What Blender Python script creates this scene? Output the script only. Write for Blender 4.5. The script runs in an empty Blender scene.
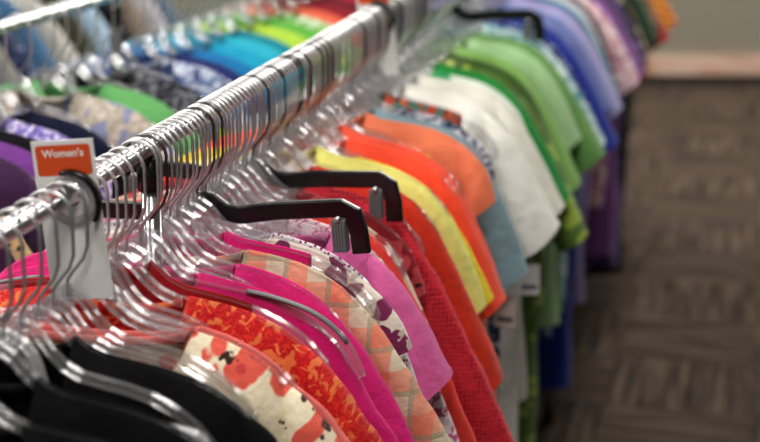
import bpy, bmesh, math, random
from mathutils import Vector, Matrix, noise
R = math.radians
random.seed(7)
col = bpy.context.scene.collection

# ------------------------------------------------------------------ camera
F = 1600.0; CAMH = 1.74
PITCH = math.atan(440 / F); YAW = math.atan(394 / F * math.cos(PITCH))
cam_d = bpy.data.cameras.new('camera'); cam = bpy.data.objects.new('camera', cam_d); col.objects.link(cam)
cam.location = (0, 0, CAMH); cam.rotation_euler = (math.pi / 2 - PITCH, 0, YAW)
cam_d.sensor_width = 36; cam_d.lens = F / 760 * 36
cam_d.clip_start = 0.05
cam_d.dof.use_dof = True; cam_d.dof.focus_distance = 2.03; cam_d.dof.aperture_fstop = 3.2
bpy.context.scene.camera = cam
RAILX, RAILZ = -0.726, CAMH - 0.437

# ------------------------------------------------------------------ helpers
def srgb(c):
    if isinstance(c, str):
        c = tuple(int(c[i:i + 2], 16) / 255 for i in (0, 2, 4))
    return tuple((x / 12.92 if x <= .04045 else ((x + .055) / 1.055) ** 2.4) for x in c) + (1,)

def mesh_obj(name, verts, faces, mat, parent=None, smooth=True, merge=True):
    me = bpy.data.meshes.new(name)
    bm = bmesh.new()
    vs = [bm.verts.new(v) for v in verts]
    for f in faces:
        try: bm.faces.new([vs[i] for i in f])
        except ValueError: pass
    if merge: bmesh.ops.remove_doubles(bm, verts=bm.verts, dist=1e-5)
    bmesh.ops.recalc_face_normals(bm, faces=bm.faces)
    bm.to_mesh(me); bm.free()
    if smooth:
        me.polygons.foreach_set('use_smooth', [True] * len(me.polygons))
    if mat: me.materials.append(mat)
    o = bpy.data.objects.new(name, me); col.objects.link(o)
    if parent: o.parent = parent
    return o

def thing(name, label, cat, loc=(0, 0, 0), rz=0, group=None):
    o = bpy.data.objects.new(name, None); col.objects.link(o)
    o.empty_display_size = .05
    o.location = loc; o.rotation_euler = (0, 0, rz)
    o['label'] = label; o['category'] = cat
    if group: o['group'] = group
    return o

class MB:
    def __init__(s): s.v = []; s.f = []
    def grid(s, pts, closed_u=False, closed_v=False):
        n, m = len(pts), len(pts[0]); b = len(s.v)
        for r in pts: s.v += [tuple(p) for p in r]
        for i in range(n if closed_u else n - 1):
            for j in range(m if closed_v else m - 1):
                i2, j2 = (i + 1) % n, (j + 1) % m
                s.f.append((b + i * m + j, b + i * m + j2, b + i2 * m + j2, b + i2 * m + j))
    def tube(s, path, r, seg=8, cap=True):
        path = [Vector(p) for p in path]; rings = []
        up = None
        for i, p in enumerate(path):
            t = (path[min(i + 1, len(path) - 1)] - path[max(i - 1, 0)]).normalized()
            if up is None:
                up = Vector((0, 1, 0)) if abs(t.y) < .9 else Vector((0, 0, 1))
            a = (up - t * up.dot(t)).normalized(); c = t.cross(a)
            rr = r[i] if isinstance(r, (list, tuple)) else r
            rings.append([p + a * rr * math.cos(2 * math.pi * k / seg) + c * rr * math.sin(2 * math.pi * k / seg) for k in range(seg)])
        b = len(s.v); s.grid(rings, closed_v=True)
        if cap:
            s.f.append(tuple(b + k for k in range(seg)))
            e = b + (len(rings) - 1) * seg
            s.f.append(tuple(e + k for k in reversed(range(seg))))
    def sweep(s, path, prof):       # profile (n, y): n = in-plane normal, y = thickness; path in xz plane
        path = [Vector(p) for p in path]; rings = []
        for i, p in enumerate(path):
            t = (path[min(i + 1, len(path) - 1)] - path[max(i - 1, 0)]).normalized()
            nrm = Vector((-t.z, 0, t.x))
            rings.append([p + nrm * a + Vector((0, y, 0)) for a, y in prof])
        b = len(s.v); n = len(prof); s.grid(rings, closed_v=True)
        s.f.append(tuple(b + k for k in range(n)))
        e = b + (len(rings) - 1) * n
        s.f.append(tuple(e + k for k in reversed(range(n))))
    def box(s, c, size, rot=None):
        b = len(s.v); M = rot or Matrix.Identity(3)
        for sx in (-1, 1):
            for sy in (-1, 1):
                for sz in (-1, 1):
                    s.v.append(tuple(Vector(c) + M @ Vector((sx * size[0] / 2, sy * size[1] / 2, sz * size[2] / 2))))
        for f in ((0, 1, 3, 2), (4, 6, 7, 5), (0, 4, 5, 1), (2, 3, 7, 6), (0, 2, 6, 4), (1, 5, 7, 3)):
            s.f.append(tuple(b + i for i in f))
    def build(s, name, mat, parent=None, smooth=True, bevel=0):
        o = mesh_obj(name, s.v, s.f, mat, parent, smooth, merge=False)
        if bevel:
            m = o.modifiers.new('bevel', 'BEVEL'); m.width = bevel; m.segments = 3; m.limit_method = 'ANGLE'
        return o

# ------------------------------------------------------------------ materials
def newmat(name):
    m = bpy.data.materials.new(name); m.use_nodes = True
    nt = m.node_tree; b = nt.nodes['Principled BSDF']
    return m, nt, b
def N(nt, t, **kw):
    n = nt.nodes.new(t)
    for k, v in kw.items():
        if hasattr(n, k): setattr(n, k, v)
        else: n.inputs[k.replace('_', ' ')].default_value = v
    return n
def mix(nt, fac, a, b):
    n = nt.nodes.new('ShaderNodeMix'); n.data_type = 'RGBA'
    for s, v in ((n.inputs[0], fac), (n.inputs[6], a), (n.inputs[7], b)):
        if hasattr(v, 'is_linked') or isinstance(v, bpy.types.NodeSocket): nt.links.new(v, s)
        else: s.default_value = v
    return n.outputs[2]
def math_(nt, op, a, b=0.0, c=None):
    n = nt.nodes.new('ShaderNodeMath'); n.operation = op
    for i, v in enumerate((a, b) if c is None else (a, b, c)):
        if isinstance(v, bpy.types.NodeSocket): nt.links.new(v, n.inputs[i])
        else: n.inputs[i].default_value = v
    return n.outputs[0]
def ramp2(nt, v, lo, hi):
    n = nt.nodes.new('ShaderNodeMapRange'); n.clamp = True
    nt.links.new(v, n.inputs[0]); n.inputs[1].default_value = lo; n.inputs[2].default_value = hi
    return n.outputs[0]

def coords(nt, distort=0.0, dscale=30, sc=(1, 1, 1), seed=0.0):
    tc = nt.nodes.new('ShaderNodeTexCoord')
    mp = nt.nodes.new('ShaderNodeMapping'); nt.links.new(tc.outputs['Object'], mp.inputs[0])
    mp.inputs[1].default_value = (seed, seed * .7, seed * 1.3); mp.inputs[3].default_value = sc
    out = mp.outputs[0]
    if distort:
        nz = N(nt, 'ShaderNodeTexNoise', Scale=dscale, Detail=2.0); nt.links.new(out, nz.inputs[0])
        va = nt.nodes.new('ShaderNodeVectorMath'); va.operation = 'MULTIPLY_ADD'
        nt.links.new(nz.outputs['Color'], va.inputs[0]); va.inputs[1].default_value = (distort,) * 3
        nt.links.new(out, va.inputs[2]); out = va.outputs[0]
    return out

MC = {}
def fabric(kind, cols, scale=1.0):
    key = (kind, tuple(cols), scale)
    if key in MC: return MC[key]
    m, nt, b = newmat(kind + '_fabric')
    C = [srgb(c) for c in cols]; seed = (sum(ord(x) for x in ''.join(cols)) % 97) * .137
    b.inputs['Roughness'].default_value = .82
    b.inputs['Specular IOR Level'].default_value = .25 if sum(C[0][:3]) > .1 else .12
    b.inputs['Sheen Weight'].default_value = .12 if sum(C[0][:3]) > .1 else 0
    out = None; bumpsrc = None
    if kind == 'solid':
        out = None
        v = coords(nt); nz = N(nt, 'ShaderNodeTexNoise', Scale=9.0, Detail=3.0); nt.links.new(v, nz.inputs[0])
        dark = tuple(x * .86 for x in C[0][:3]) + (1,)
        out = mix(nt, ramp2(nt, nz.outputs[0], .35, .65), dark, C[0])
    elif kind == 'floral':
        v = coords(nt, .03 / scale ** .5, 22 * scale, (1, .35, 1), seed)
        vo = N(nt, 'ShaderNodeTexVoronoi', Scale=20 * scale); nt.links.new(v, vo.inputs[0])
        out = mix(nt, ramp2(nt, vo.outputs['Distance'], .52, .48), C[0], C[1])
        sep = nt.nodes.new('ShaderNodeSeparateColor'); nt.links.new(vo.outputs['Color'], sep.inputs[0])
        off = math_(nt, 'GREATER_THAN', sep.outputs[0], .8)
        out = mix(nt, off, out, C[0])
        out = mix(nt, math_(nt, 'MULTIPLY', ramp2(nt, vo.outputs['Distance'], .19, .15), math_(nt, 'LESS_THAN', sep.outputs[0], .8)), out, C[2 % len(C)])
        v2 = coords(nt, .04 / scale, 60 * scale, (1, .35, 1), seed + 3)
        vo2 = N(nt, 'ShaderNodeTexVoronoi', Scale=27 * scale); nt.links.new(v2, vo2.inputs[0])
        sep2 = nt.nodes.new('ShaderNodeSeparateColor'); nt.links.new(vo2.outputs['Color'], sep2.inputs[0])
        mk = math_(nt, 'MULTIPLY', ramp2(nt, vo2.outputs['Distance'], .33, .28), math_(nt, 'GREATER_THAN', sep2.outputs[1], .5))
        out = mix(nt, mk, out, C[3 % len(C)])
    elif kind == 'dots':
        v = coords(nt, .006, 40, (1, .4, 1), seed)
        vo = N(nt, 'ShaderNodeTexVoronoi', Scale=75 * scale, Randomness=.55); nt.links.new(v, vo.inputs[0])
        out = mix(nt, ramp2(nt, vo.outputs['Distance'], .33, .27), C[0], C[1])
    elif kind == 'speckle':
        v = coords(nt, .01, 50, (1, .4, 1), seed)
        nz = N(nt, 'ShaderNodeTexNoise', Scale=60 * scale, Detail=3.0, Distortion=1.2); nt.links.new(v, nz.inputs[0])
        out = mix(nt, ramp2(nt, nz.outputs[0], .5, .54), C[0], C[1])
        nz2 = N(nt, 'ShaderNodeTexNoise', Scale=32 * scale, Detail=2.0, Distortion=.8); nt.links.new(v, nz2.inputs[0])
        out = mix(nt, ramp2(nt, nz2.outputs[0], .56, .60), out, C[2 % len(C)])
    elif kind == 'plaid':
        v = coords(nt, .004, 15, (1, 1, 1), seed)
        sep = nt.nodes.new('ShaderNodeSeparateXYZ'); nt.links.new(v, sep.inputs[0])
        fx = math_(nt, 'FRACT', math_(nt, 'MULTIPLY', sep.outputs[0], 18 * scale))
        fz = math_(nt, 'FRACT', math_(nt, 'MULTIPLY', sep.outputs[2], 18 * scale))
        out = mix(nt, math_(nt, 'MULTIPLY', math_(nt, 'LESS_THAN', fx, .45), .65), C[0], C[1])
        out = mix(nt, math_(nt, 'MULTIPLY', math_(nt, 'LESS_THAN', fz, .45), .6), out, C[1])
        out = mix(nt, math_(nt, 'MULTIPLY', math_(nt, 'GREATER_THAN', fx, .88), .7), out, C[2 % len(C)])
        out = mix(nt, math_(nt, 'MULTIPLY', math_(nt, 'GREATER_THAN', fz, .88), .7), out, C[2 % len(C)])
    elif kind == 'stripe':
        v = coords(nt, .004, 15, (1, 1, 1), seed)
        sep = nt.nodes.new('ShaderNodeSeparateXYZ'); nt.links.new(v, sep.inputs[0])
        fz = math_(nt, 'FRACT', math_(nt, 'MULTIPLY', sep.outputs[2], 28 * scale))
        out = mix(nt, math_(nt, 'LESS_THAN', fz, .45), C[0], C[1])
    elif kind == 'knit':
        v = coords(nt, .002, 40, (1, .4, 1), seed)
        vo = N(nt, 'ShaderNodeTexVoronoi', Scale=150 * scale, Randomness=.25); nt.links.new(v, vo.inputs[0])
        bumpsrc = vo.outputs['Distance']
        out = mix(nt, ramp2(nt, vo.outputs['Distance'], .15, .5), C[0], C[1])
    nt.links.new(out, b.inputs['Base Color'])
    v3 = coords(nt); n1 = N(nt, 'ShaderNodeTexNoise', Scale=28.0, Detail=4.0, Roughness=.55); nt.links.new(v3, n1.inputs[0])
    n2 = N(nt, 'ShaderNodeTexNoise', Scale=900.0, Detail=1.0); nt.links.new(v3, n2.inputs[0])
    h = math_(nt, 'ADD', math_(nt, 'MULTIPLY', n1.outputs[0], 1.0), math_(nt, 'MULTIPLY', n2.outputs[0], .06))
    if bumpsrc: h = math_(nt, 'ADD', h, math_(nt, 'MULTIPLY', bumpsrc, .25))
    bp = N(nt, 'ShaderNodeBump', Strength=.55, Distance=.012); nt.links.new(h, bp.inputs['Height'])
    nt.links.new(bp.outputs[0], b.inputs['Normal'])
    MC[key] = m
    return m

def metal(name, c, rough, bump=0):
    m, nt, b = newmat(name)
    b.inputs['Base Color'].default_value = srgb(c); b.inputs['Metallic'].default_value = 1; 
    nz = N(nt, 'ShaderNodeTexNoise', Scale=60.0, Detail=3.0)
    nt.links.new(ramp2(nt, nz.outputs[0], 0, 1), b.inputs['Roughness'])
    mr = nt.nodes[-1]; mr.inputs[3].default_value = rough * .7; mr.inputs[4].default_value = rough * 1.3
    return m
def plastic(name, c, rough=.35, spec=.5):
    m, nt, b = newmat(name)
    v = coords(nt); nz = N(nt, 'ShaderNodeTexNoise', Scale=14.0, Detail=2.0); nt.links.new(v, nz.inputs[0])
    C0 = srgb(c); nt.links.new(mix(nt, nz.outputs[0], tuple(x * .9 for x in C0[:3]) + (1,), C0), b.inputs['Base Color'])
    b.inputs['Roughness'].default_value = rough; b.inputs['Specular IOR Level'].default_value = spec
    return m
chrome = metal('chrome', 'dadade', .2)
wire = metal('steel_wire', 'dededd', .36)
dark_wire = metal('dark_steel_wire', '6a6866', .3)
black_pl = plastic('black_plastic', '0b0b0d', .25)
grey_pl = plastic('grey_rubber', '77777a', .5)
white_card = plastic('white_card', 'f0eeea', .45)
orange_card = plastic('orange_card', 'e2561f', .4)
white_ink = plastic('white_ink', 'fff4ea', .5)
pink_clear = None
def clear_plastic(name, tint, body=.16):
    m, nt, b = newmat(name); nt.nodes.remove(b)
    outn = [n for n in nt.nodes if n.type == 'OUTPUT_MATERIAL'][0]
    tr = nt.nodes.new('ShaderNodeBsdfTransparent'); tr.inputs[0].default_value = srgb(tint)
    gl = nt.nodes.new('ShaderNodeBsdfGlossy'); gl.inputs['Roughness'].default_value = .11; gl.inputs[0].default_value = (1, 1, 1, 1)
    df = nt.nodes.new('ShaderNodeBsdfTranslucent'); df.inputs[0].default_value = (.86, .86, .88, 1)
    d2 = nt.nodes.new('ShaderNodeBsdfDiffuse'); d2.inputs[0].default_value = (.86, .86, .88, 1)
    md = nt.nodes.new('ShaderNodeMixShader'); md.inputs[0].default_value = .5
    nt.links.new(df.outputs[0], md.inputs[1]); nt.links.new(d2.outputs[0], md.inputs[2])
    lw = N(nt, 'ShaderNodeLayerWeight', Blend=.42)
    nz = N(nt, 'ShaderNodeTexNoise', Scale=80.0, Detail=2.0)
    bp = N(nt, 'ShaderNodeBump', Strength=.08, Distance=.003); nt.links.new(nz.outputs[0], bp.inputs['Height'])
    nt.links.new(bp.outputs[0], gl.inputs['Normal'])
    m1 = nt.nodes.new('ShaderNodeMixShader'); m1.inputs[0].default_value = body
    nt.links.new(tr.outputs[0], m1.inputs[1]); nt.links.new(md.outputs[0], m1.inputs[2])
    m2 = nt.nodes.new('ShaderNodeMixShader')
    f = math_(nt, 'MULTIPLY_ADD', lw.outputs['Fresnel'], .38, .04)
    nt.links.new(f, m2.inputs[0]); nt.links.new(m1.outputs[0], m2.inputs[1]); nt.links.new(gl.outputs[0], m2.inputs[2])
    nt.links.new(m2.outputs[0], outn.inputs[0])
    return m
clear_pl = clear_plastic('clear_plastic', 'f8f8f9', .09)
bright_pl = clear_plastic('bright_clear_plastic', 'ffffff', .22)
smoke_pl = clear_plastic('frosted_plastic', 'e8dfe2', .45)

# ------------------------------------------------------------------ setting
def struct(name, verts, faces, mat):
    o = mesh_obj(name, verts, faces, mat, None, False); o['kind'] = 'structure'; return o
cm, nt, b = newmat('carpet')
tc = nt.nodes.new('ShaderNodeTexCoord'); sp = nt.nodes.new('ShaderNodeSeparateXYZ'); nt.links.new(tc.outputs['Object'], sp.inputs[0])
T = .42
ix = math_(nt, 'FLOOR', math_(nt, 'MULTIPLY', math_(nt, 'ADD', sp.outputs[0], 20.11), 1 / T)); iy = math_(nt, 'FLOOR', math_(nt, 'MULTIPLY', math_(nt, 'ADD', sp.outputs[1], 20), 1 / T))
chk = math_(nt, 'MODULO', math_(nt, 'ADD', ix, iy), 2.0)
def streak(sc, off):
    mp = nt.nodes.new('ShaderNodeMapping'); nt.links.new(tc.outputs['Object'], mp.inputs[0]); mp.inputs[3].default_value = sc; mp.inputs[1].default_value = (off, off, 0)
    n = N(nt, 'ShaderNodeTexNoise', Scale=1.0, Detail=3.0, Roughness=.6); nt.links.new(mp.outputs[0], n.inputs[0]); return n.outputs[0]
sA, sB = streak((34, 2.2, 1), 0), streak((2.2, 34, 1), 5)
sm = math_(nt, 'ADD', math_(nt, 'MULTIPLY', sA, chk), math_(nt, 'MULTIPLY', sB, math_(nt, 'SUBTRACT', 1.0, chk)))
cr = nt.nodes.new('ShaderNodeValToRGB'); nt.links.new(sm, cr.inputs[0])
e = cr.color_ramp.elements; e[0].position = .33; e[0].color = srgb('2f2823'); e[1].position = .7; e[1].color = srgb('6d5f52')
e2 = cr.color_ramp.elements.new(.5); e2.color = srgb('4a3f37')
nt.links.new(cr.outputs[0], b.inputs['Base Color']); b.inputs['Roughness'].default_value = .95; b.inputs['Specular IOR Level'].default_value = .1
pile = N(nt, 'ShaderNodeTexNoise', Scale=400.0); bp = N(nt, 'ShaderNodeBump', Strength=.4, Distance=.004); nt.links.new(pile.outputs[0], bp.inputs['Height']); nt.links.new(bp.outputs[0], b.inputs['Normal'])
struct('floor', [(-9, -2, 0), (7, -2, 0), (7, 14, 0), (-9, 14, 0)], [(0, 1, 2, 3)], cm)

WD = 9.4   # distance of far wall along the camera heading
ca, sa = math.cos(YAW), math.sin(YAW)
def wp(s, dpt, z): return (s * ca - dpt * sa, s * sa + dpt * ca, z)
wm, nt, b = newmat('olive_wall_paint')
nz = N(nt, 'ShaderNodeTexNoise', Scale=2.0, Detail=4.0)
nt.links.new(mix(nt, nz.outputs[0], srgb('8b8778'), srgb('969182')), b.inputs['Base Color']); b.inputs['Roughness'].default_value = .8
def slab(name, s0, s1, d0, d1, z0, z1, mat):
    v = [wp(s, d, z) for s in (s0, s1) for d in (d0, d1) for z in (z0, z1)]
    return struct(name, v, [(0, 1, 3, 2), (4, 6, 7, 5), (0, 4, 5, 1), (2, 3, 7, 6), (0, 2, 6, 4), (1, 5, 7, 3)], mat)
slab('wall_back', -7, 5, WD, WD + .15, 0, 3.2, wm)
tm, nt, b = newmat('tan_wood_trim')
tcx = coords(nt, 0, 1, (1.5, 1.5, 12)); nz = N(nt, 'ShaderNodeTexNoise', Scale=2.2, Detail=3.0); nt.links.new(tcx, nz.inputs[0])
nt.links.new(mix(nt, ramp2(nt, nz.outputs[0], .35, .65), srgb('c08f70'), srgb('e2c8b8')), b.inputs['Base Color']); b.inputs['Roughness'].default_value = .4
slab('trim_1', -7, 5, WD - .03, WD, .062, .172, tm)
slab('baseboard_back', -7, 5, WD - .04, WD, 0, .062, plastic('dark_base', '2b2623', .5))
# ceiling with real lights
cmn, nt, b = newmat('ceiling_paint'); nz = N(nt, 'ShaderNodeTexNoise', Scale=8.0); nt.links.new(mix(nt, nz.outputs[0], srgb('cfccc6'), srgb('dad8d2')), b.inputs['Base Color']); b.inputs['Roughness'].default_value = .9
struct('ceiling', [(-9, -2, 3.2), (-9, 14, 3.2), (7, 14, 3.2), (7, -2, 3.2)], [(0, 1, 2, 3)], cmn)
def area(x, y, sx, sy, power, c=(1, .965, .92)):
    l = bpy.data.lights.new('ceiling_light', 'AREA'); l.shape = 'RECTANGLE'; l.size = sx; l.size_y = sy; l.energy = power; l.color = c
    o = bpy.data.objects.new('ceiling_light', l); col.objects.link(o); o.location = (x, y, 3.15)
for y in (.2, 2.4, 4.6, 6.8, 8.8):
    for x in (-4.2, -2.1, -.2, 2.2):
        if x > 1 and y < 6: continue
        area(x, y, .5, 1.3, 32 if y < 6 else 40)
w = bpy.data.worlds.new('world'); bpy.context.scene.world = w; w.use_nodes = True
w.node_tree.nodes['Background'].inputs[0].default_value = (.95, .97, 1, 1); w.node_tree.nodes['Background'].inputs[1].default_value = .16

# ------------------------------------------------------------------ racks
def make_rack(label, origin, yaw, y0, y1, posts, rot=0, pm=None):
    t = thing('clothes_rack', label, 'clothes rack', (origin[0], origin[1], 0), yaw)
    m = MB(); m.tube([(0, y0 + (y1 - y0) * i / 12, RAILZ) for i in range(13)], .0127, 24); m.build('rail', chrome, t)
    for py in posts:
        m = MB(); m.tube([(0, py, .12), (0, py, .6), (0, py, RAILZ - .0125)], .0122, 16); m.build('upright', pm or chrome, t)
        m = MB(); m.tube([(0, py, RAILZ - .055), (0, py, RAILZ - .012)], .016, 16); m.build('bracket', black_pl, t)
        m = MB(); m.box((0, py, .105), (.5, .04, .03)); m.build('foot', chrome, t, False, .004)
        for s in (-1, 1):
            m = MB(); m.tube([(s * .22 - .012, py, .045), (s * .22 + .012, py, .045)], .045, 20); c = m.build('caster', black_pl, t)
            m = MB(); m.box((s * .22, py, .091), (.03, .03, .02)); m.build('caster_fork', chrome, c, False, .002)
    for ye in (y0, y1):
        m = MB(); m.tube([(0, ye - .012, RAILZ), (0, ye + .012, RAILZ)], .0155, 20); m.build('end_cap', black_pl, t)
    return t
def cam_ray(px, py):
    d = Vector(((px - 380) / F, (221 - py) / F, -1)); M = cam.rotation_euler.to_matrix(); return M @ d
def at_z(px, py, z):
    r = cam_ray(px, py); k = (z - CAMH) / r.z; return Vector((r.x * k, r.y * k, z))
make_rack('long chrome clothes rack in the foreground crowded with bright pink to green tops', (RAILX, 0), 0, .9, 6.55, (1.818, 4.181, 6.35))
pA, pB = at_z(0, 28, RAILZ), at_z(100, 0, RAILZ)
dirn = (pB - pA).normalized(); yaw2 = math.atan2(-dirn.x, dirn.y)
print('rack2', pA, pB, math.degrees(yaw2))
O2 = pA - dirn * pA.y / dirn.y
make_rack('second chrome clothes rack at upper left holding purple, green and turquoise tops', (O2.x, O2.y), yaw2, 1.6, 7.2, (3.16, 7.0), 0, black_pl)
make_rack('third clothes rack behind at far upper left with blue and grey tops', (-2.35, 0), 0, 3.2, 7.2, (3.4, 7.0))

# ------------------------------------------------------------------ hangers
HW = .25
HX = [0, .010, .022, .036, .054, .075, .104, .135, .168, .198, .224, .242, .25]
HZ = [0, -.001, -.009, -.026, -.041, -.050, -.055, -.060, -.068, -.081, -.098, -.117, -.129]
def hz(x):
    x = abs(x)
    if x >= HX[-1]: return HZ[-1] - (x - HX[-1]) * 1.2
    for i in range(len(HX) - 1):
        if x <= HX[i + 1]:
            k = (x - HX[i]) / (HX[i + 1] - HX[i]); k2 = k
            return HZ[i] + (HZ[i + 1] - HZ[i]) * k2
NECK = -.107       # z of hanger hub below rail centre
def hook_path():
    pts = []
    r = .0265; cz = .0127 + .0019 - r + .0019
    # free end on the left, over the top, down on the right, diagonally back to the hub
    for a in range(200, -11, -15):
        pts.append((r * math.cos(R(a)), 0, cz + r * math.sin(R(a))))
    pts += [(r * 1.0, 0, -.036), (r * .98, 0, -.054), (r * .76, 0, -.069), (r * .3, 0, -.083), (.001, 0, -.093), (0, 0, -.104), (0, 0, -.112)]
    return pts
def ibeam(h, w, web=.0016, fl=.002):
    a, c = h / 2, w / 2
    return [(a, -c), (a, c), (a - fl, c), (a - fl, web / 2), (-a + fl, web / 2), (-a + fl, c), (-a, c), (-a, -c), (-a + fl, -c), (-a + fl, -web / 2), (a - fl, -web / 2), (a - fl, -c)]
def interp_path(scale=1.0, n=46):
    pts = []
    for i in range(-n, n + 1):
        x = HW * i / n; z = (hz(x * .97) + hz(x) + hz(min(abs(x) * 1.03, HW))) / 3
        pts.append((x * scale, 0, NECK + z))
    return pts
def proto_meshes():
    P = {}
    m = MB(); m.tube(hook_path(), .0021, 8); P['hook'] = m
    m = MB(); m.sweep(interp_path(), ibeam(.013, .0085))
    # hub block and rounded end beads
    m.tube([(0, 0, NECK - .014), (0, 0, NECK), (0, 0, NECK + .008)], [.006, .0065, .0045], 12)
    for s in (-1, 1):
        m.tube([(s * .249, 0, NECK - .124), (s * .255, 0, NECK - .137), (s * .253, 0, NECK - .150), (s * .243, 0, NECK - .157), (s * .232, 0, NECK - .153)], [.005, .0055, .005, .0045, .003], 10)
    P['clear'] = m
    for nm_, k_ in (('small', .66), ('medium', .85)):
        m = MB(); m.sweep([(p[0] * k_, 0, NECK + (p[2] - NECK) * 1.05) for p in interp_path()], ibeam(.012, .008))
        m.tube([(0, 0, NECK - .014), (0, 0, NECK), (0, 0, NECK + .008)], [.006, .0065, .0045], 12); P[nm_] = m
    m = MB(); m.sweep(interp_path(), ibeam(.013, .0085))
    m.tube([(0, 0, NECK - .014), (0, 0, NECK), (0, 0, NECK + .008)], [.006, .0065, .0045], 12)
    m.sweep([(-.238, 0, NECK - .112), (-.232, 0, NECK - .135), (-.2, 0, NECK - .147), (-.1, 0, NECK - .148), (0, 0, NECK - .148), (.1, 0, NECK - .148), (.2, 0, NECK - .147), (.232, 0, NECK - .135), (.238, 0, NECK - .112)], ibeam(.009, .006))
    P['bar'] = m
    return P
PM = proto_meshes()
hook_o = PM['hook'].build('hook', wire); body_clear = PM['clear'].build('hanger_body', clear_pl, None, False); body_bar = PM['bar'].build('hanger_body', clear_pl, None, False); body_small = PM['small'].build('hanger_body', clear_pl, None, False); body_medium = PM['medium'].build('hanger_body', clear_pl, None, False)
hook_me = {'wire': hook_o.data, 'dark': hook_o.data.copy()}; hook_me['dark'].materials[0] = dark_wire
body_me = {'clear': body_clear.data, 'bar': body_bar.data, 'small': body_small.data, 'medium': body_medium.data}
for o in (hook_o, body_clear, body_bar, body_small, body_medium): bpy.data.objects.remove(o)
def child(name, me, parent):
    o = bpy.data.objects.new(name, me); col.objects.link(o); o.parent = parent; return o
def hanger(loc, rz, label, kind='clear', hk='wire', group=None):
    t = thing('clothes_hanger', label, 'hanger', loc, rz, group)
    child('hook', hook_me[hk], t); child('hanger_body', body_me[kind], t)
    return t

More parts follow.
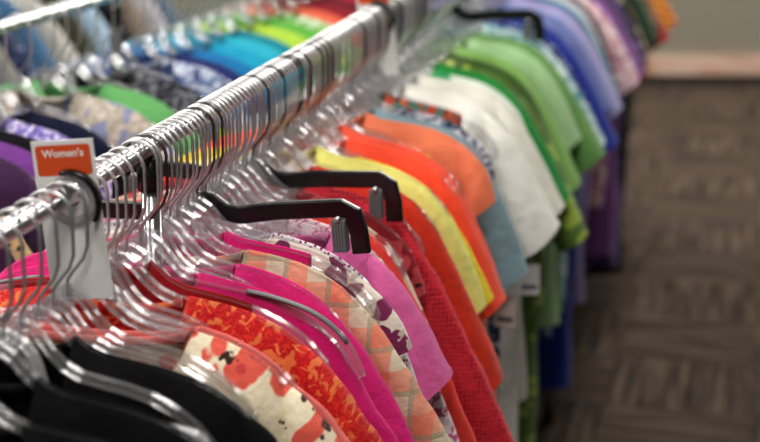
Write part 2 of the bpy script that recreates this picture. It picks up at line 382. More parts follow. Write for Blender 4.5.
# ------------------------------------------------------------------ garments
def sstep(x): x = max(0, min(1, x)); return x * x * (3 - 2 * x)
def garment(loc, rz, label, kind, mat, trim_mat=None, sw=.243, nw=.10, scoop=.09, length=.66, flare=.02, slv=.2, slope=2.0, thick=.012,
            name='shirt', cat='shirt', group=None, seed=0, res=1.0, folds=1.35, bend=0.0):
    rnd = random.Random(seed); ph = [rnd.uniform(0, 6.28) for _ in range(8)]
    so = rnd.uniform(0, 50)
    t = thing(name, label, cat, loc, rz, group)
    nc = int(44 * res) | 1; nr = int(26 * res)
    zhem = NECK - .07 - length
    W1 = sw + flare
    def topz(x, side):
        zs = NECK + hz(x) + .0085
        ax = abs(x)
        if ax < nw:
            edge = NECK + hz(nw) + .0085
            dep = scoop if side < 0 else .02
            if kind == 'vneck' and side < 0: return edge - dep * 1.3 * (1 - ax / nw)
            return edge - dep * math.sqrt(max(0, 1 - (ax / nw) ** 2.2))
        return zs
    def P(a, v, side):
        x0 = a * sw; zt = topz(x0, side); z = zt + (zhem - zt) * v
        down = max(0, (NECK - .07) - z)
        k = sstep(down / .5)
        x = a * (sw + (W1 - sw) * k)
        if kind in ('tank', 'tee', 'vneck', 'long'):   # slight waist / armhole
            x -= math.copysign(1, a) * (abs(a) ** 3) * (.02 if kind == 'tank' else .012) * math.exp(-((down - .14) / .08) ** 2)
        th = .0012 if abs(x0) >= nw else .005
        tk = thick * (1.75 if side < 0 else .7); tt = th + (tk - th) * sstep(math.sqrt(max(0, zt - z) / .085) * .95)
        ed = max(0, 1 - abs(a) ** 4) ** .5
        grow = sstep(down / .35)
        n = noise.noise(Vector((x * 7 + so, z * 5, side * 3.1))) * .006 * sstep(v * 8)
        fo = folds * grow * (.0045 * math.sin(x * 42 + ph[0] + .9 * math.sin(z * 5 + ph[3])) + .003 * math.sin(x * 83 + ph[1] + z * 4))
        diag = folds * .0016 * sstep(v * 10) * math.sin((x * side + z * .8) * 60 + ph[5])
        y = side * (tt * ed) + (n + diag) * ed * 1.0 + fo * (.4 + .6 * ed) + bend * down
        if abs(a) == 1 and v == 0: y = 0
        x += .006 * grow * math.sin(z * 17 + ph[2]) * abs(a) ** 3
        z += (.004 * math.sin(x * 30 + ph[6])) * v
        return (x, y, z)
    avals = [-1 + 2 * i / (nc - 1) for i in range(nc)]
    vvals = [(j / (nr - 1)) ** 1.7 for j in range(nr)]
    mb = MB()
    for side in (-1, 1):
        mb.grid([[P(a, v, side) for a in avals] for v in vvals])
    # merge ridge: snap top rows of the shoulders
    vs = []
    for side in (-1, 1):
        pass
    body = mesh_obj('body', mb.v, mb.f, mat, t, True, merge=False)
    # ridge strip closing front to back over the hanger
    for sgn in (-1, 1):
        aa = [a for a in avals if a * sgn * sw >= nw - .004]
        f = [P(a, 0, -1) for a in aa]; bk = [P(a, 0, 1) for a in aa]
        mid = [((p[0] + q[0]) / 2, (p[1] + q[1]) / 2, max(p[2], q[2]) + .0012) for p, q in zip(f, bk)]
        if len(aa) > 1:
            me = body.data; bm = bmesh.new(); bm.from_mesh(me)
            rows = [[bm.verts.new(p) for p in r] for r in (f, mid, bk)]
            for i in range(2):
                for j in range(len(aa) - 1):
                    fc = bm.faces.new((rows[i][j], rows[i][j + 1], rows[i + 1][j + 1], rows[i + 1][j])); fc.smooth = True
            bmesh.ops.remove_doubles(bm, verts=bm.verts, dist=2e-4)
            bmesh.ops.recalc_face_normals(bm, faces=bm.faces)
            bm.to_mesh(me); bm.free()
    # neckband
    nn = int(18 * res) + 4
    def band(side, w):
        pts = []
        for i in range(nn + 1):
            x = -nw + 2 * nw * i / nn
            y = side * .005
            if i in (0, nn): y = side * .001
            pts.append((x, y, topz(x * .999, side)))
        return pts
    mb = MB()
    f = band(-1, 0); bk = band(1, 0)[::-1]
    ring = f + bk[1:-1]
    rings = []
    for i, p in enumerate(ring):
        rings.append([(p[0], p[1] - .0016, p[2] + .003), (p[0], p[1] + .0016, p[2] + .003), (p[0], p[1] + .002, p[2] - .008), (p[0], p[1] - .002, p[2] - .008)])
    mb.grid(rings, closed_u=True, closed_v=True)
    mb.build('neckband', trim_mat or mat, t)
    # sleeves
    if slv > 0 and kind != 'tank':
        for sgn in (-1, 1):
            nk = max(6, int((8 + slv * 30) * res)); seg = int(20 * res) & ~1
            S = Vector((sw - .035, 0, NECK + hz(sw - .035) + .0075)); U = Vector((sw - .035, 0, S.z - .185))
            n = math.hypot(1, slope); dx, dz = 1 / n, -slope / n
            E = S + Vector((.025, 0, -.016)) + Vector((dx, 0, dz)) * slv; 
            cuffw = .115 if slv < .3 else .075
            Q = E + Vector((-dz * -1, 0, -dx)) .normalized() * cuffw if False else E + Vector((-.80, 0, -.60)) * cuffw
            ctrlS = S + Vector((.058, 0, -.03)); ctrlQ = U + Vector((.01, 0, -.02))
            rings = []
            for k in range(nk):
                q = k / (nk - 1)
                p = S * (1 - q) ** 2 + ctrlS * 2 * q * (1 - q) + E * q * q
                u = U * (1 - q) + Q * q
                c = (p + u) / 2; hv = (p - u) / 2
                ring = []
                for s in range(seg):
                    an = 2 * math.pi * s / seg
                    tw = thick * (.45 + 1.0 * q ** .7) * (1.35 if math.sin(an) * -1 > 0 else .75)
                    pt = c + hv * math.cos(an)
                    y = tw * math.sin(an) * (abs(math.sin(an)) ** -.2 if abs(math.sin(an)) > .05 else 1)
                    y += folds * .0035 * q * math.sin(an * 3 + ph[4] + q * 3) + bend * .18 * q
                    nn_ = noise.noise(Vector((pt.x * 22 + so, y * 10, pt.z * 22))) * .006 * folds * min(1, q * 3)
                    y += nn_ * .8
                    pt = pt + Vector((0, 0, 1)) * nn_ * .6
                    ring.append((sgn * pt.x, y, pt.z))
                rings.append(ring)
            mb = MB(); mb.grid(rings, closed_v=True)
            # turned-in hem
            last = rings[-1]; cx = sum(p[0] for p in last) / seg; cz = sum(p[2] for p in last) / seg
            inner = [((p[0] * .93 + cx * .07), p[1] * .8, (p[2] * .93 + cz * .07) + .012) for p in last]
            mb.grid([last, inner], closed_v=True)
            mb.build('sleeve', mat, t)
    return t

# table: y, short name, kind, pattern, colours, options
MAIN = [
 (1.20, 'black jersey top nearest the camera', 'tee', 'solid', ['0a0a0c'], dict(nw=.05, slv=.2, scoop=.05, thick=.02)),
 (1.29, 'plain black scoop top second from the camera', 'tee', 'solid', ['0b0b0e'], dict(nw=.07, slv=.16, thick=.022)),
 (1.375, 'black cap sleeve top with dull sheen', 'tee', 'solid', ['08080a'], dict(nw=.045, slv=.2, thick=.024)),
 (1.485, 'black top directly in front of the cream floral shirt', 'tee', 'solid', ['0a090b'], dict(nw=.04, slv=.2, thick=.03, sw=.262)),
 (1.60, 'cream shirt with large coral flowers and brown leaves', 'tee', 'floral', ['f0e2c4', 'e2604f', 'c94444', '3a1d19'], dict(nw=.125, slv=.16, slope=1.7, trim='f08a80', sc=1.35, sw=.272, thick=.036, tilt=.5)),
 (1.622, 'coral pink plain tee behind the cream floral shirt', 'tee', 'solid', ['f5827c'], dict(nw=.125, slv=.18, slope=1.4, sw=.276, thick=.006, tilt=.5)),
 (1.70, 'red and orange bandana print blouse', 'tee', 'speckle', ['c2121a', 'd93026', 'e67a44'], dict(nw=.085, slv=.2, slope=1.5, sc=2.2, thick=.026, sw=.255, tilt=0)),
 (1.735, 'dark red solid blouse', 'tank', 'solid', ['a00d18'], dict(nw=.03, sw=.16, thick=.008)),
 (1.79, 'hot pink plain top under the grey padded hanger', 'tee', 'solid', ['e0187a'], dict(nw=.07, slv=.2, slope=1.5, thick=.02, tilt=1)),
 (1.862, 'second hot pink top with soft folds', 'tee', 'solid', ['ea2a88'], dict(nw=.1, slv=.22, slope=1.5, thick=.015)),
 (1.902, 'peach and beige plaid shirt', 'tee', 'plaid', ['dccdb2', 'ef7c60', 'a8987c'], dict(nw=.09, slv=.26, slope=1.5, thick=.018, tilt=-1)),
 (1.935, 'magenta top showing as a bright strip beside clear hangers', 'tank', 'solid', ['e3187e'], dict(nw=.05, sw=.17, thick=.012, tilt=-2)),
 (1.965, 'cream blouse with purple blossoms', 'tee', 'floral', ['e9ded0', '7c2455', '94406e', 'c7b8b0'], dict(nw=.10, slv=.11, slope=1.3, sc=1.5, thick=.016, tilt=-1)),
 (2.005, 'white top dotted in dark purple', 'tee', 'dots', ['f1e8ee', '8a2460'], dict(nw=.1, slv=.18, slope=1.9, sc=2.0, thick=.013, tilt=1)),
 (2.065, 'mauve pink tee with rolled short sleeve', 'tee', 'solid', ['e068a6'], dict(nw=.165, slv=.18, slope=1.6, thick=.036, sw=.255, tilt=0)),
 (2.10, 'pale pink sprig print blouse', 'tee', 'speckle', ['f3dfe2', 'c9608c', 'f3dfe2'], dict(nw=.1, slv=.32, slope=2.2, sc=1.6, thick=.012, tilt=1.5)),
 (2.135, 'neon coral plain top behind the pink sprig blouse', 'tee', 'solid', ['fb4f42'], dict(nw=.1, slv=.36, slope=2.1, thick=.01, tilt=1)),
 (2.17, 'beige top with small rust flowers', 'tee', 'floral', ['e6d3bd', 'b84a4a', '8f3a30', 'd8a890'], dict(nw=.09, slv=.25, slope=2.2, sc=2.2, thick=.01)),
 (2.215, 'dark red floral blouse beside the crimson knit', 'tee', 'floral', ['8a1a26', 'c24a50', '4a0f16', 'b56a60'], dict(nw=.08, slv=.1, sc=1.6, thick=.01)),
 (2.265, 'crimson long sleeve knit top with raised dots', 'long', 'knit', ['a01024', 'd82f40'], dict(nw=.07, slv=.5, slope=2.0, thick=.022, tilt=1)),
 (2.35, 'brick orange long sleeve blouse', 'long', 'solid', ['d2341a'], dict(nw=.06, slv=.30, slope=2.0, thick=.03, tilt=0)),
 (2.435, 'pale lemon yellow tee', 'tee', 'solid', ['eeea84'], dict(nw=.04, slv=.20, slope=2.1, thick=.026, tilt=-1)),
 (2.475, 'golden yellow tee peeking under the lemon tee', 'tee', 'solid', ['f2d840'], dict(nw=.1, slv=.2, slope=1.5, thick=.012, tilt=2)),
 (2.555, 'neon coral orange tee', 'tee', 'solid', ['fd5230'], dict(nw=.06, slv=.23, slope=2.0, thick=.03, tilt=0)),
 (2.615, 'salmon coral tee with wide shoulders', 'tee', 'solid', ['fb6448'], dict(nw=.04, slv=.24, slope=2.0, thick=.022, tilt=1)),
 (2.665, 'lime green tank top', 'tank', 'solid', ['b4e23c'], dict(nw=.19, scoop=.25, sw=.2, tilt=4, length=.86, flare=.09)),
 (2.72, 'light orange blouse showing at its neck', 'tee', 'solid', ['f78a62'], dict(nw=.045, slv=.1, thick=.02, tilt=-3)),
 (2.80, 'dusty grey blue tee', 'tee', 'solid', ['86a4ad'], dict(nw=.05, slv=.25, slope=2.1, thick=.026, tilt=0)),
 (2.86, 'navy and white patterned long top', 'tee', 'speckle', ['1f2c4c', 'd8d4dc', '4a6a8c'], dict(nw=.08, slv=.08, length=.82, flare=.05, thick=.014)),
 (2.92, 'teal top with rust and green blossoms', 'tee', 'floral', ['4f7a6c', 'c0482c', 'd98a5a', '2c3c30'], dict(sc=2.6, nw=.04, slv=0, thick=.02, tilt=-1, sw=.19)),
 (3.05, 'bright white tee hanging long', 'tee', 'solid', ['efede4'], dict(nw=.05, slv=.25, slope=1.7, length=.95, flare=.04, thick=.05, tilt=-1)),
 (3.16, 'ivory white tee behind the long white tee', 'tee', 'solid', ['e6e4d8'], dict(nw=.05, slv=.24, slope=1.8, thick=.036, tilt=-2)),
 (3.24, 'white top with green leaf print', 'tee', 'floral', ['dfe8dc', '2f9c5c', '3d8f54', '9cc8a8'], dict(nw=.06, slv=.12, thick=.028)),
 (3.33, 'kelly green plain tee', 'tee', 'solid', ['108a32'], dict(nw=.06, slv=.25, slope=1.7, thick=.034)),
 (3.40, 'olive and lime leafy print tunic', 'tee', 'floral', ['5d7a34', '9fb84a', '34501f', 'c9d27c'], dict(nw=.06, sw=.27, slv=.32, slope=1.9, length=.9, flare=.05, thick=.024)),
 (3.47, 'moss green long tunic', 'tee', 'solid', ['48692a'], dict(nw=.06, slv=.2, length=.98, flare=.05, thick=.02)),
 (3.57, 'light leaf green tee', 'tee', 'solid', ['86b55c'], dict(nw=.06, slv=.27, slope=1.7, thick=.036)),
 (3.66, 'pale mint tee', 'tee', 'solid', ['a9cf9a'], dict(nw=.06, slv=.2, thick=.03)),
 (3.75, 'sage green tee with wide sleeve', 'tee', 'solid', ['6f9f58'], dict(nw=.06, slv=.27, slope=1.7, thick=.034)),
 (3.84, 'aqua speckled top', 'tee', 'speckle', ['a6c9cb', 'e6efec', '4f9aa6'], dict(nw=.06, slv=.26, slope=1.7, thick=.03)),
 (3.93, 'teal and white print blouse', 'tee', 'speckle', ['4aa0a8', 'dbe9e6', '2c6c84'], dict(nw=.06, slv=.24, slope=1.7, thick=.03)),
 (4.02, 'navy top with pale blue flecks', 'tee', 'dots', ['1c2a6a', 'b8cbe6'], dict(nw=.06, slv=.27, slope=1.7, length=.8, thick=.03)),
 (4.125, 'royal blue plain tee', 'tee', 'solid', ['1c3298'], dict(nw=.05, sw=.26, slv=.29, slope=1.7, length=.98, flare=.04, thick=.036)),
 (4.285, 'periwinkle blue tee', 'tee', 'solid', ['7682b8'], dict(nw=.05, slv=.24, slope=1.7, thick=.036)),
 (4.37, 'pale lavender tee with wide shoulders', 'tee', 'solid', ['aaa8d0'], dict(nw=.05, slv=.27, slope=1.7, thick=.04)),
 (4.47, 'lilac tee with long drop', 'tee', 'solid', ['9c8fc4'], dict(nw=.05, slv=.26, slope=1.7, length=.85, flare=.04, thick=.03)),
 (4.57, 'deep teal tee', 'tee', 'solid', ['17808c'], dict(nw=.05, slv=.25, slope=1.7, thick=.034)),
 (4.66, 'white cap sleeve tee among teal and pink tops', 'tee', 'solid', ['dedce4'], dict(nw=.06, slv=.22, thick=.03)),
 (4.75, 'black tee beyond the teal tee', 'tee', 'solid', ['17141a'], dict(nw=.05, slv=.2, thick=.03)),
 (4.84, 'dusty pink print blouse', 'tee', 'speckle', ['dca8b2', 'f2e6e4', 'a35a80'], dict(nw=.05, sw=.268, slv=.25, slope=1.7, thick=.03)),
 (4.94, 'orchid purple tee', 'tee', 'solid', ['8f5a9e'], dict(nw=.05, sw=.268, slv=.25, slope=1.7, length=.85, flare=.04, thick=.03)),
 (5.04, 'plum tee', 'tee', 'solid', ['4c2158'], dict(nw=.05, sw=.268, slv=.25, slope=1.7, thick=.03)),
 (5.14, 'dark violet print tunic', 'tee', 'speckle', ['33204e', '7a5fa0', '1c1430'], dict(nw=.05, sw=.268, slv=.25, slope=1.8, length=.95, flare=.04, thick=.03)),
 (5.25, 'black tunic near the far end', 'tee', 'solid', ['0e0d10'], dict(nw=.05, sw=.268, slv=.25, slope=2, length=1.0, flare=.05, thick=.034)),
 (5.36, 'black and cream patterned blouse', 'tee', 'floral', ['17161a', 'cdbfa0', '6a5a3c', 'a83a3a'], dict(nw=.05, sw=.268, slv=.24, slope=1.8, thick=.034)),
 (5.47, 'tan and green printed blouse', 'tee', 'floral', ['a58f6c', '4a6a3c', '2c3c24', 'd0c29a'], dict(nw=.05, sw=.268, slv=.26, slope=1.8, thick=.034)),
 (5.58, 'charcoal long tunic', 'tee', 'solid', ['1b1c1f'], dict(nw=.05, sw=.268, slv=.26, slope=2, length=1.0, flare=.05, thick=.034)),
 (5.69, 'forest green tee', 'tee', 'solid', ['2c4a30'], dict(nw=.05, sw=.268, slv=.25, slope=1.8, thick=.034)),
 (5.80, 'ash grey tee', 'tee', 'solid', ['9a9ba0'], dict(nw=.05, sw=.268, slv=.25, slope=1.8, thick=.034)),
 (5.91, 'brown print blouse', 'tee', 'speckle', ['5a4230', 'a88a64', '2c2018'], dict(nw=.05, sw=.268, slv=.25, slope=1.8, thick=.034)),
 (6.02, 'scarlet tee at the far end', 'tee', 'solid', ['b01c1c'], dict(nw=.05, slv=.26, slope=1.5, length=.5, sw=.29, thick=.034)),
 (6.13, 'mustard yellow tee at the far end', 'tee', 'solid', ['d49a22'], dict(nw=.05, slv=.22, slope=1.5, length=.45, sw=.30, thick=.034)),
 (6.24, 'crimson and yellow striped top at the far end', 'tee', 'stripe', ['b81d2c', 'e6b52e'], dict(nw=.05, slv=.25, slope=1.5, length=.5, sw=.29, thick=.034)),
]
def noun(kind, nm):
    for w in ('tunic', 'blouse', 'tank top', 'tee', 'shirt'):
        if w in nm: return w.replace(' ', '_').replace('tee', 't_shirt'), ('t-shirt' if w == 'tee' else w)
    return 'top', 'top'
def place(o_x, o_y, yaw, y, nm, kind, pat, cols, opt, seed, where, hrz, res, hkind='clear', hk='wire', dz=0):
    opt = dict(opt); tilt = R(opt.pop('tilt', 0)); sc = opt.pop('sc', 1.0); tr = opt.pop('trim', None)
    cy, sy = math.cos(yaw), math.sin(yaw)
    loc = (o_x - sy * y, o_y + cy * y, RAILZ)
    mat = fabric(pat, cols, sc)
    name, cat = noun(kind, nm)
    g = garment(loc, yaw + hrz, (nm + ' ' + (where if len(nm.split()) < 13 else '')).strip(), kind, mat, fabric('solid', [tr]) if tr else None, name=name, cat=cat, seed=seed, res=res, **opt)
    h = hanger(loc, yaw + hrz, 'clear hanger carrying the ' + nm, hkind, hk)
    g.rotation_euler[1] = h.rotation_euler[1] = tilt
    return g
rr = random.Random(3)
for i, (y, nm, kind, pat, cols, opt) in enumerate(MAIN):
    hrz = R(1.5 * math.sin(y * 9)) + R(rr.uniform(-1.2, 1.2))
    opt.setdefault('bend', rr.uniform(-.006, .006))
    opt.setdefault('tilt', rr.uniform(-2.5, 2.5)); opt.setdefault('thick', .012 if y < 2.9 else .024)
    res = 1.15 if y < 2.9 else .7
    place(RAILX, 0, 0, y, nm, kind, pat, cols, opt, i, 'on the front rack', hrz, res)

# bare clear hangers between the tops
def short(nm):
    for w in (' second from', ' nearest', ' directly', ' with ', ' behind ', ' beside ', ' showing ', ' peeking ', ' hanging ', ' further ', ' under ', ' near '):
        if w in nm and len(nm.split(w)[0].split()) >= 2 and len(nm.split()) > 6: nm = nm.split(w)[0]
    return nm
names = [(m[0], short(m[1])) for m in MAIN]
MAINSHORT = 1
bare = []
yy = 1.30
ys = sorted(m[0] for m in MAIN)
cands = []
for a, b2 in zip(ys, ys[1:]):
    gap = b2 - a
    n = int(gap / (.02 if a < 3.4 else .034))
    if a < 1.45: n = 0
    elif a < 1.59: n = 2
    elif a < 1.66: n = 2 if gap > .05 else 0
    elif a < 1.77: n = 0
    for k in range(n): cands.append(a + gap * (k + 1) / (n + 1))
def nearest_name(y, after=True):
    c = [n for n in names if (n[0] > y if after else n[0] < y)]
    return (min if after else max)(c, key=lambda n: n[0])[1]
seen = {}
for y in cands:
    base = nearest_name(y); cnt = sum(1 for c in cands if nearest_name(c) == base)
    hanger((RAILX, y, RAILZ), R(1.5 * math.sin(y * 9)) + R(rr.uniform(-1.2, 1.2)), 'small empty clear hanger before the ' + base,
           'small' if y > 1.6 else 'medium', 'dark' if rr.random() < .25 else 'wire', ('small empty hangers in front of the ' + base) if cnt > 1 else None)

# ------------------------------------------------------------------ special hangers
def black_hanger(y, rz, label, drop=0.0, tilt=0):
    t = thing('clamp_hanger', label, 'hanger', (RAILX, y, RAILZ), rz); t.rotation_euler[1] = tilt
    child('hook', hook_me['wire'], t)
    z0 = NECK + .004 - drop
    m = MB()
    prof = [(.0125, -.0035), (.0125, .0035), (.0105, .006), (-.0105, .006), (-.0125, .0035), (-.0125, -.0035), (-.0105, -.006), (.0105, -.006)]
    path = [(-.218, 0, z0 - .060), (-.216, 0, z0 - .03), (-.210, 0, z0 - .006), (-.195, 0, z0 + .002), (-.1, 0, z0 - .002), (-.05, 0, z0 - .008), (-.03, 0, z0 - .004), (-.012, 0, z0 + .010), (0, 0, z0 + .013), (.012, 0, z0 + .010), (.03, 0, z0 - .004), (.05, 0, z0 - .008), (.1, 0, z0 - .002), (.195, 0, z0 + .002), (.21, 0, z0 - .006), (.216, 0, z0 - .03), (.218, 0, z0 - .060)]
    m.sweep(path, prof); m.build('hanger_body', black_pl, t, False, .001)
    for s in (-1, 1):
        m = MB(); m.box((s * .19, 0, z0 - .036), (.02, .016, .044))
        for k in range(5): m.box((s * .19 - .008 + k * .004, -.0085, z0 - .036), (.0018, .002, .038))
        c = m.build('clip', grey_pl, t, False, .001)
        m = MB(); m.tube([(s * .19, -.011, z0 - .012), (s * .19, .011, z0 - .012)], .004, 10); m.build('spring', wire, c)
black_hanger(1.992, R(-2), 'black clamp hanger with grey clip above the mauve pink tee', .022, R(-4))
black_hanger(2.235, R(0), 'black clamp hanger in front of the pale lemon yellow tee', .03)
black_hanger(3.795, R(0), 'black clamp hanger just behind the sage green tee')

# wide clear hanger with grey non-slip pads over the hot pink top
t = thing('padded_hanger', 'wide clear hanger with grey non slip strips over the hot pink top', 'hanger', (RAILX, 1.777, RAILZ), R(1))
child('hook', hook_me['wire'], t)
def catmull(P, n=6):
    P = [Vector(p) for p in P]; P = [P[0] * 2 - P[1]] + P + [P[-1] * 2 - P[-2]]; out = []
    for i in range(1, len(P) - 2):
        for k in range(n):
            t_ = k / n; a, b_, c, d = P[i - 1:i + 3]
            out.append(.5 * ((2 * b_) + (c - a) * t_ + (2 * a - 5 * b_ + 4 * c - d) * t_ ** 2 + (3 * b_ - a - 3 * c + d) * t_ ** 3))
    return out + [P[-2]]
half = [(.015, -.089), (.032, -.108), (.052, -.128), (.1, -.138), (.165, -.149), (.215, -.166), (.25, -.195), (.27, -.236)]
half = [(x * 1.03, z - .03) for x, z in half]
arc = catmull([(-x, 0, z) for x, z in half[::-1]] + [(0, 0, -.116)] + [(x, 0, z) for x, z in half])
m = MB(); m.sweep(arc, ibeam(.015, .0085))
m.tube([(0, 0, NECK - .02), (0, 0, NECK - .004), (0, 0, NECK + .004)], [.006, .0065, .0045], 12)
m.build('hanger_body', clear_pl, t, False)
for s in (-1, 1):
    pts = [p + Vector((0, 0, .0075)) for p in arc if .13 < p.x * s < .262]
    m = MB(); m.sweep(pts, [(.0015, -.005), (.003, 0), (.0015, .005), (-.001, .005), (-.001, -.005)]); m.build('grip_strip', grey_pl, t)
    m = MB(); m.tube([(s * (.265 + .013 * math.cos(a * .45) * (1 - a * .05)), 0, -.266 - .014 * math.sin(a * .45) * (1 - a * .05)) for a in range(0, 14)], .0025, 8); m.build('end_loop', clear_pl, t)

# clear hanger with a flat bar and rounded ends over the black tops
t = thing('flat_bar_hanger', 'clear hanger with bright flat bar and rounded ends over the black tops', 'hanger', (RAILX, 1.405, RAILZ), R(1))
child('hook', hook_me['wire'], t)
half = [(.012, -.088), (.03, -.104), (.055, -.112), (.12, -.113), (.185, -.116), (.205, -.122), (.214, -.138), (.206, -.153), (.18, -.158), (.1, -.158)]
half = [(x, z - (.02 if k < 2 else .078)) for k, (x, z) in enumerate(half)]
arc = catmull([(-x, 0, z) for x, z in half[::-1]] + [(0, 0, -.104)] + [(x, 0, z) for x, z in half])
m = MB(); m.sweep(arc, ibeam(.011, .009)); m.build('hanger_body', bright_pl, t, False)
for k_, yb in ((1, 1.445),):
    hanger((RAILX, yb, RAILZ), R(1.5), ['empty clear hanger lying in front of the flat bar hanger', 'empty clear hanger just behind the flat bar hanger'][k_], 'medium')

# front-most hanger with bottom bar
hanger((RAILX, 1.235, RAILZ), R(2), 'clear plastic hanger with a bottom bar, closest of all to the camera', 'bar')

# ------------------------------------------------------------------ rail dividers
def text_mesh(txt, size, mat, parent, loc, rot, name='lettering'):
    cu = bpy.data.curves.new(name, 'FONT'); cu.body = txt; cu.size = size; cu.align_x = 'CENTER'; cu.align_y = 'CENTER'; cu.extrude = .0002; cu.offset = .0003
    o = bpy.data.objects.new(name, cu); col.objects.link(o)
    dg = bpy.context.evaluated_depsgraph_get(); me = bpy.data.meshes.new_from_object(o.evaluated_get(dg))
    bpy.data.objects.remove(o)
    me.materials.clear(); me.materials.append(mat)
    q = bpy.data.objects.new(name, me); col.objects.link(q); q.parent = parent; q.location = loc; q.rotation_euler = rot
    return q
def divider(y, label, tilt, rz, txt):
    t = thing('size_divider', label, 'divider', (RAILX, y, RAILZ), rz)
    t.rotation_euler = (0, tilt, rz)
    # card with a hole around the rail
    w, zt, zb = .035, .060, -.122
    M = MB(); hole = []
    n = 40; inner = []; outer = []
    for k in range(n):
        a = 2 * math.pi * k / n; cx, cz = math.cos(a), math.sin(a)
        inner.append((.0150 * cx, .0150 * cz))
        s = min(w / abs(cx) if abs(cx) > 1e-6 else 9, (zt if cz > 0 else -zb) / abs(cz) if abs(cz) > 1e-6 else 9)
        outer.append((s * cx, s * cz))
    # add exact corners by snapping nearest samples
    for c in ((w, zt), (-w, zt), (w, zb), (-w, zb)):
        i = min(range(n), key=lambda i: (outer[i][0] - c[0]) ** 2 + (outer[i][1] - c[1]) ** 2); outer[i] = c
    h = .0012
    loops = [[(p[0], -h, p[1]) for p in inner], [(p[0], -h, p[1]) for p in outer], [(p[0], h, p[1]) for p in outer], [(p[0], h, p[1]) for p in inner]]
    M.grid(loops, closed_u=True, closed_v=True); M.build('card', white_card, t, False)
    # orange header printed panel with rounded corners
    for side in (-1, 1):
        M = MB(); pts = []
        for (cx, cz, a0) in ((.0275, .0515, 0), (-.0275, .0515, 90), (-.0275, .0245, 180), (.0275, .0245, 270)):
            for k in range(5):
                a = R(a0 + k * 22.5); pts.append((cx + .0035 * math.cos(a), side * (h + .0004), cz + .0035 * math.sin(a)))
        M.v = pts; M.f = [tuple(range(len(pts)))]; hd = M.build('header_panel', orange_card, t, False)
    text_mesh(txt, .012, white_ink, t, (0, -h - .0009, .0455), (R(90), 0, 0))
    # frosted disc with black rim gripping the rail
    M = MB(); rings = []
    for yy_, rr_ in ((-.006, .0195), (-.006, .029), (-.0045, .029), (-.0045, .0195)):
        rings.append([(rr_ * math.cos(2 * math.pi * k / 32) + .004, yy_, rr_ * math.sin(2 * math.pi * k / 32) - .006) for k in range(32)])
    M.grid(rings, closed_u=True, closed_v=True); M.build('disc', smoke_pl, t)
    M = MB(); M.sweep([(.004 + .031 * math.cos(R(a)), -.006, -.009 + .031 * math.sin(R(a)) * 1.12) for a in range(105, -42, -6)], [(.0022, -.006), (.0022, .005), (-.0022, .005), (-.0022, -.006)]); M.build('clip', black_pl, t, True)
divider(1.578, "white size divider card with orange Women's header on the rail", R(-5), R(6), "Women's")
divider(3.02, 'small distant size divider with orange header on the front rail', R(-6), R(2), "Women's")

# ------------------------------------------------------------------ price tags
def tag_card(loc, rz, label, c='f2f0ea', s=1.0):
    t = thing('price_tag', label, 'tag', loc, rz)
    m = MB(); m.box((0, 0, -.045 * s), (.045 * s, .0012, .07 * s)); m.build('card', white_card, t, False, .0005)
    m = MB(); m.box((0, -.0009, -.062 * s), (.034 * s, .0006, .012 * s)); m.build('printed_band', grey_pl, t, False)
    m = MB(); m.tube([(0, 0, -.014 * s), (.004, .004, 0), (0, .008, .018)], .0008, 6); m.build('string', white_card, t)
tag_card((RAILX + .318, 2.99, .835), R(12), 'white price tag hanging from the long white tee', s=.9)
tag_card((RAILX + .30, 2.80, .83), R(-8), 'white price tag hanging low beside the grey blue tee', s=.9)

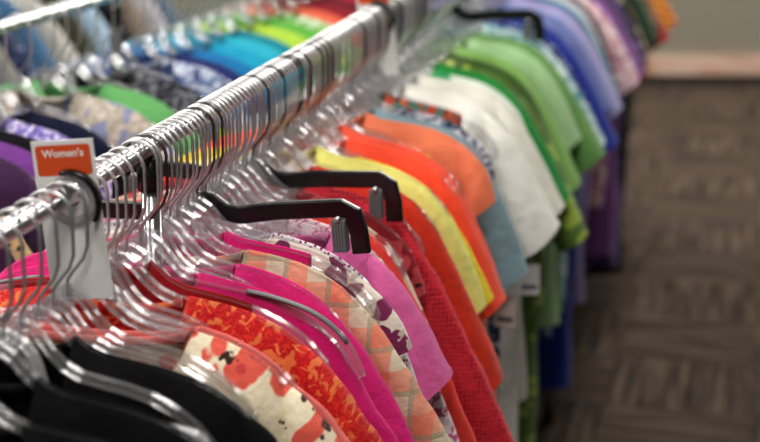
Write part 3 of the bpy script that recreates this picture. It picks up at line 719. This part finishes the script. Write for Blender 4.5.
# ------------------------------------------------------------------ second rack
R2 = [
 (2.10, 'mustard animal print top', 'tee', 'speckle', ['a5814a', '2c2118', 'd8c49a']),
 (2.17, 'dark wine purple tee', 'tee', 'solid', ['3a1838']),
 (2.24, 'tan leopard print blouse', 'tee', 'dots', ['b59a70', '2a2018']),
 (2.31, 'ivory lace colored blouse', 'tee', 'solid', ['d2c8b4']),
 (2.38, 'eggplant purple blouse', 'tee', 'solid', ['40204a']),
 (2.45, 'violet purple plain tee', 'tee', 'solid', ['7d3f96']),
 (2.52, 'black tee with faint sheen', 'tee', 'solid', ['131218']),
 (2.59, 'lilac and white patterned blouse', 'tee', 'speckle', ['7a68b4', 'd6cfe8', '4a3a80']),
 (2.66, 'midnight navy tee', 'tee', 'solid', ['151a34']),
 (2.73, 'light lavender striped blouse', 'tee', 'stripe', ['b9b4d0', 'dfdce6']),
 (2.80, 'grey and beige mottled blouse', 'tee', 'speckle', ['a39e96', 'd2c6ba', '7f90ac']),
 (2.845, 'sand and blue mottled blouse', 'tee', 'speckle', ['aaa294', 'ccc2b6', '8c93b4']),
 (2.95, 'apple green plain tee', 'tee', 'solid', ['6ab06a']),
 (3.02, 'pale sage blouse', 'tee', 'solid', ['98a890']),
 (3.10, 'black and grey marled top', 'tee', 'speckle', ['26262c', '7c7c84', '3c3c44']),
 (3.18, 'slate blue small print blouse', 'tee', 'dots', ['46557c', 'c8cfdf']),
 (3.26, 'denim blue and white print blouse', 'tee', 'speckle', ['5a6f9a', 'd5dbe6', '2c3c66']),
 (3.34, 'pale blue floral blouse', 'tee', 'floral', ['b5c3d8', '5c6fa0', '3a4a78', 'e4e8ee']),
 (3.42, 'grey blue checked shirt', 'tee', 'plaid', ['aab4c6', '55648c', 'e0e4ea']),
 (3.33, 'indigo plain tee', 'tee', 'solid', ['1f2a6c']),
 (3.58, 'dark navy blue blouse', 'tee', 'solid', ['18215a']),
 (3.42, 'cerulean blue tee', 'tee', 'solid', ['1379b4']),
 (3.52, 'bright turquoise tee', 'tee', 'solid', ['16a2c4']),
 (3.61, 'aqua cyan blouse', 'tee', 'solid', ['2db4cc']),
 (3.70, 'peacock teal tee', 'tee', 'solid', ['0f8a9a']),
 (3.99, 'pale mint green tee on the second rack', 'tee', 'solid', ['9ad0a8']),
 (3.81, 'lime yellow green tee', 'tee', 'solid', ['b5d84a']),
 (3.91, 'grass green tee', 'tee', 'solid', ['64b048']),
 (4.02, 'green and white patterned blouse', 'tee', 'speckle', ['7fb064', 'e6ecd8', '3c7a3c']),
 (4.14, 'orange coral blouse on the second rack', 'tee', 'solid', ['e2664a']),
 (4.24, 'dark cherry red tee', 'tee', 'solid', ['8c1226']),
 (4.35, 'maroon plain tee', 'tee', 'solid', ['6a0f22']),
 (4.46, 'ruby red blouse', 'tee', 'solid', ['a3182c']),
 (4.79, 'burgundy print blouse', 'tee', 'floral', ['5c1424', 'b04a5a', '2c0a12', 'd8a0a8']),
 (4.90, 'bright red tee on the second rack', 'tee', 'solid', ['c01c28']),
 (5.01, 'rose pink tee on the second rack', 'tee', 'solid', ['d0607c']),
 (5.12, 'deep rose blouse', 'tee', 'solid', ['b0304e']),
]
DROP2 = ('ivory lace', 'light lavender', 'pale sage', 'slate blue', 'pale blue floral', 'grey blue checked', 'dark navy', 'grey and beige', 'pale mint', 'mustard animal')
R2 = [r for r in R2 if not r[1].startswith(DROP2)]
for i, (y, nm, kind, pat, cols) in enumerate(R2):
    opt = dict(sw=.268 if 'apple' in nm or 'turquoise' in nm else .245, nw=.06, slv=.2 + .1 * rr.random(), slope=1.3 + .5 * rr.random(), thick=.03, bend=rr.uniform(-.01, .01))
    place(O2.x, O2.y, yaw2, y, nm, kind, pat, cols, opt, 200 + i, '' if 'second rack' in nm else 'on the second rack', R(rr.uniform(-3, 3)), .7)
    if i < len(R2) - 1 and y < 4.2:
        ym = y + (R2[i + 1][0] - y) / 2
        cy, sy = math.cos(yaw2), math.sin(yaw2)
        hanger((O2.x - sy * ym, O2.y + cy * ym, RAILZ), yaw2 + R(rr.uniform(-3, 3)), 'empty clear hanger just behind the ' + nm, 'small')
R3 = [
 (3.55, 'faded denim blue shirt on the third rack', 'solid', ['4c668c']),
 (3.68, 'charcoal grey shirt on the third rack', 'solid', ['33343a']),
 (3.81, 'brown and blue print shirt on the third rack', 'speckle', ['54483c', '6a7ea0', '2c2a28']),
 (3.94, 'sky blue shirt on the third rack', 'solid', ['6a9cc8']),
 (4.07, 'stone grey shirt on the third rack', 'solid', ['8c8a84']),
 (4.20, 'navy dotted shirt on the third rack', 'dots', ['1c2850', 'a8b4cc']),
 (4.33, 'steel blue shirt on the third rack', 'solid', ['4a7296']),
 (4.46, 'off white shirt on the third rack', 'solid', ['c6c4bc']),
 (4.60, 'dark olive shirt on the third rack', 'solid', ['3c4030']),
 (4.75, 'ice blue shirt on the third rack', 'solid', ['a9c4d8']),
 (4.90, 'black shirt on the third rack', 'solid', ['141418']),
 (5.05, 'taupe shirt on the third rack', 'solid', ['86786a']),
 (5.20, 'pale grey print shirt on the third rack', 'speckle', ['a8a8ac', 'd8d8dc', '6c6c74']),
 (5.35, 'blue grey shirt on the third rack', 'solid', ['5f7488']),
]
for i, (y, nm, pat, cols) in enumerate(R3):
    place(-2.35, 0, 0, y, nm, 'tee', pat, cols, dict(nw=.06, slv=.24, slope=1.4, thick=.022), 300 + i, '', R(rr.uniform(-3, 3)), .6)

sc = bpy.context.scene
sc.cycles.max_bounces = 10; sc.cycles.transparent_max_bounces = 48; sc.cycles.use_denoising = True
sc.cycles.diffuse_bounces = 3; sc.cycles.glossy_bounces = 4
sc.view_settings.view_transform = 'Standard'; sc.view_settings.look = 'None'; sc.view_settings.exposure = .03; sc.view_settings.gamma = .92
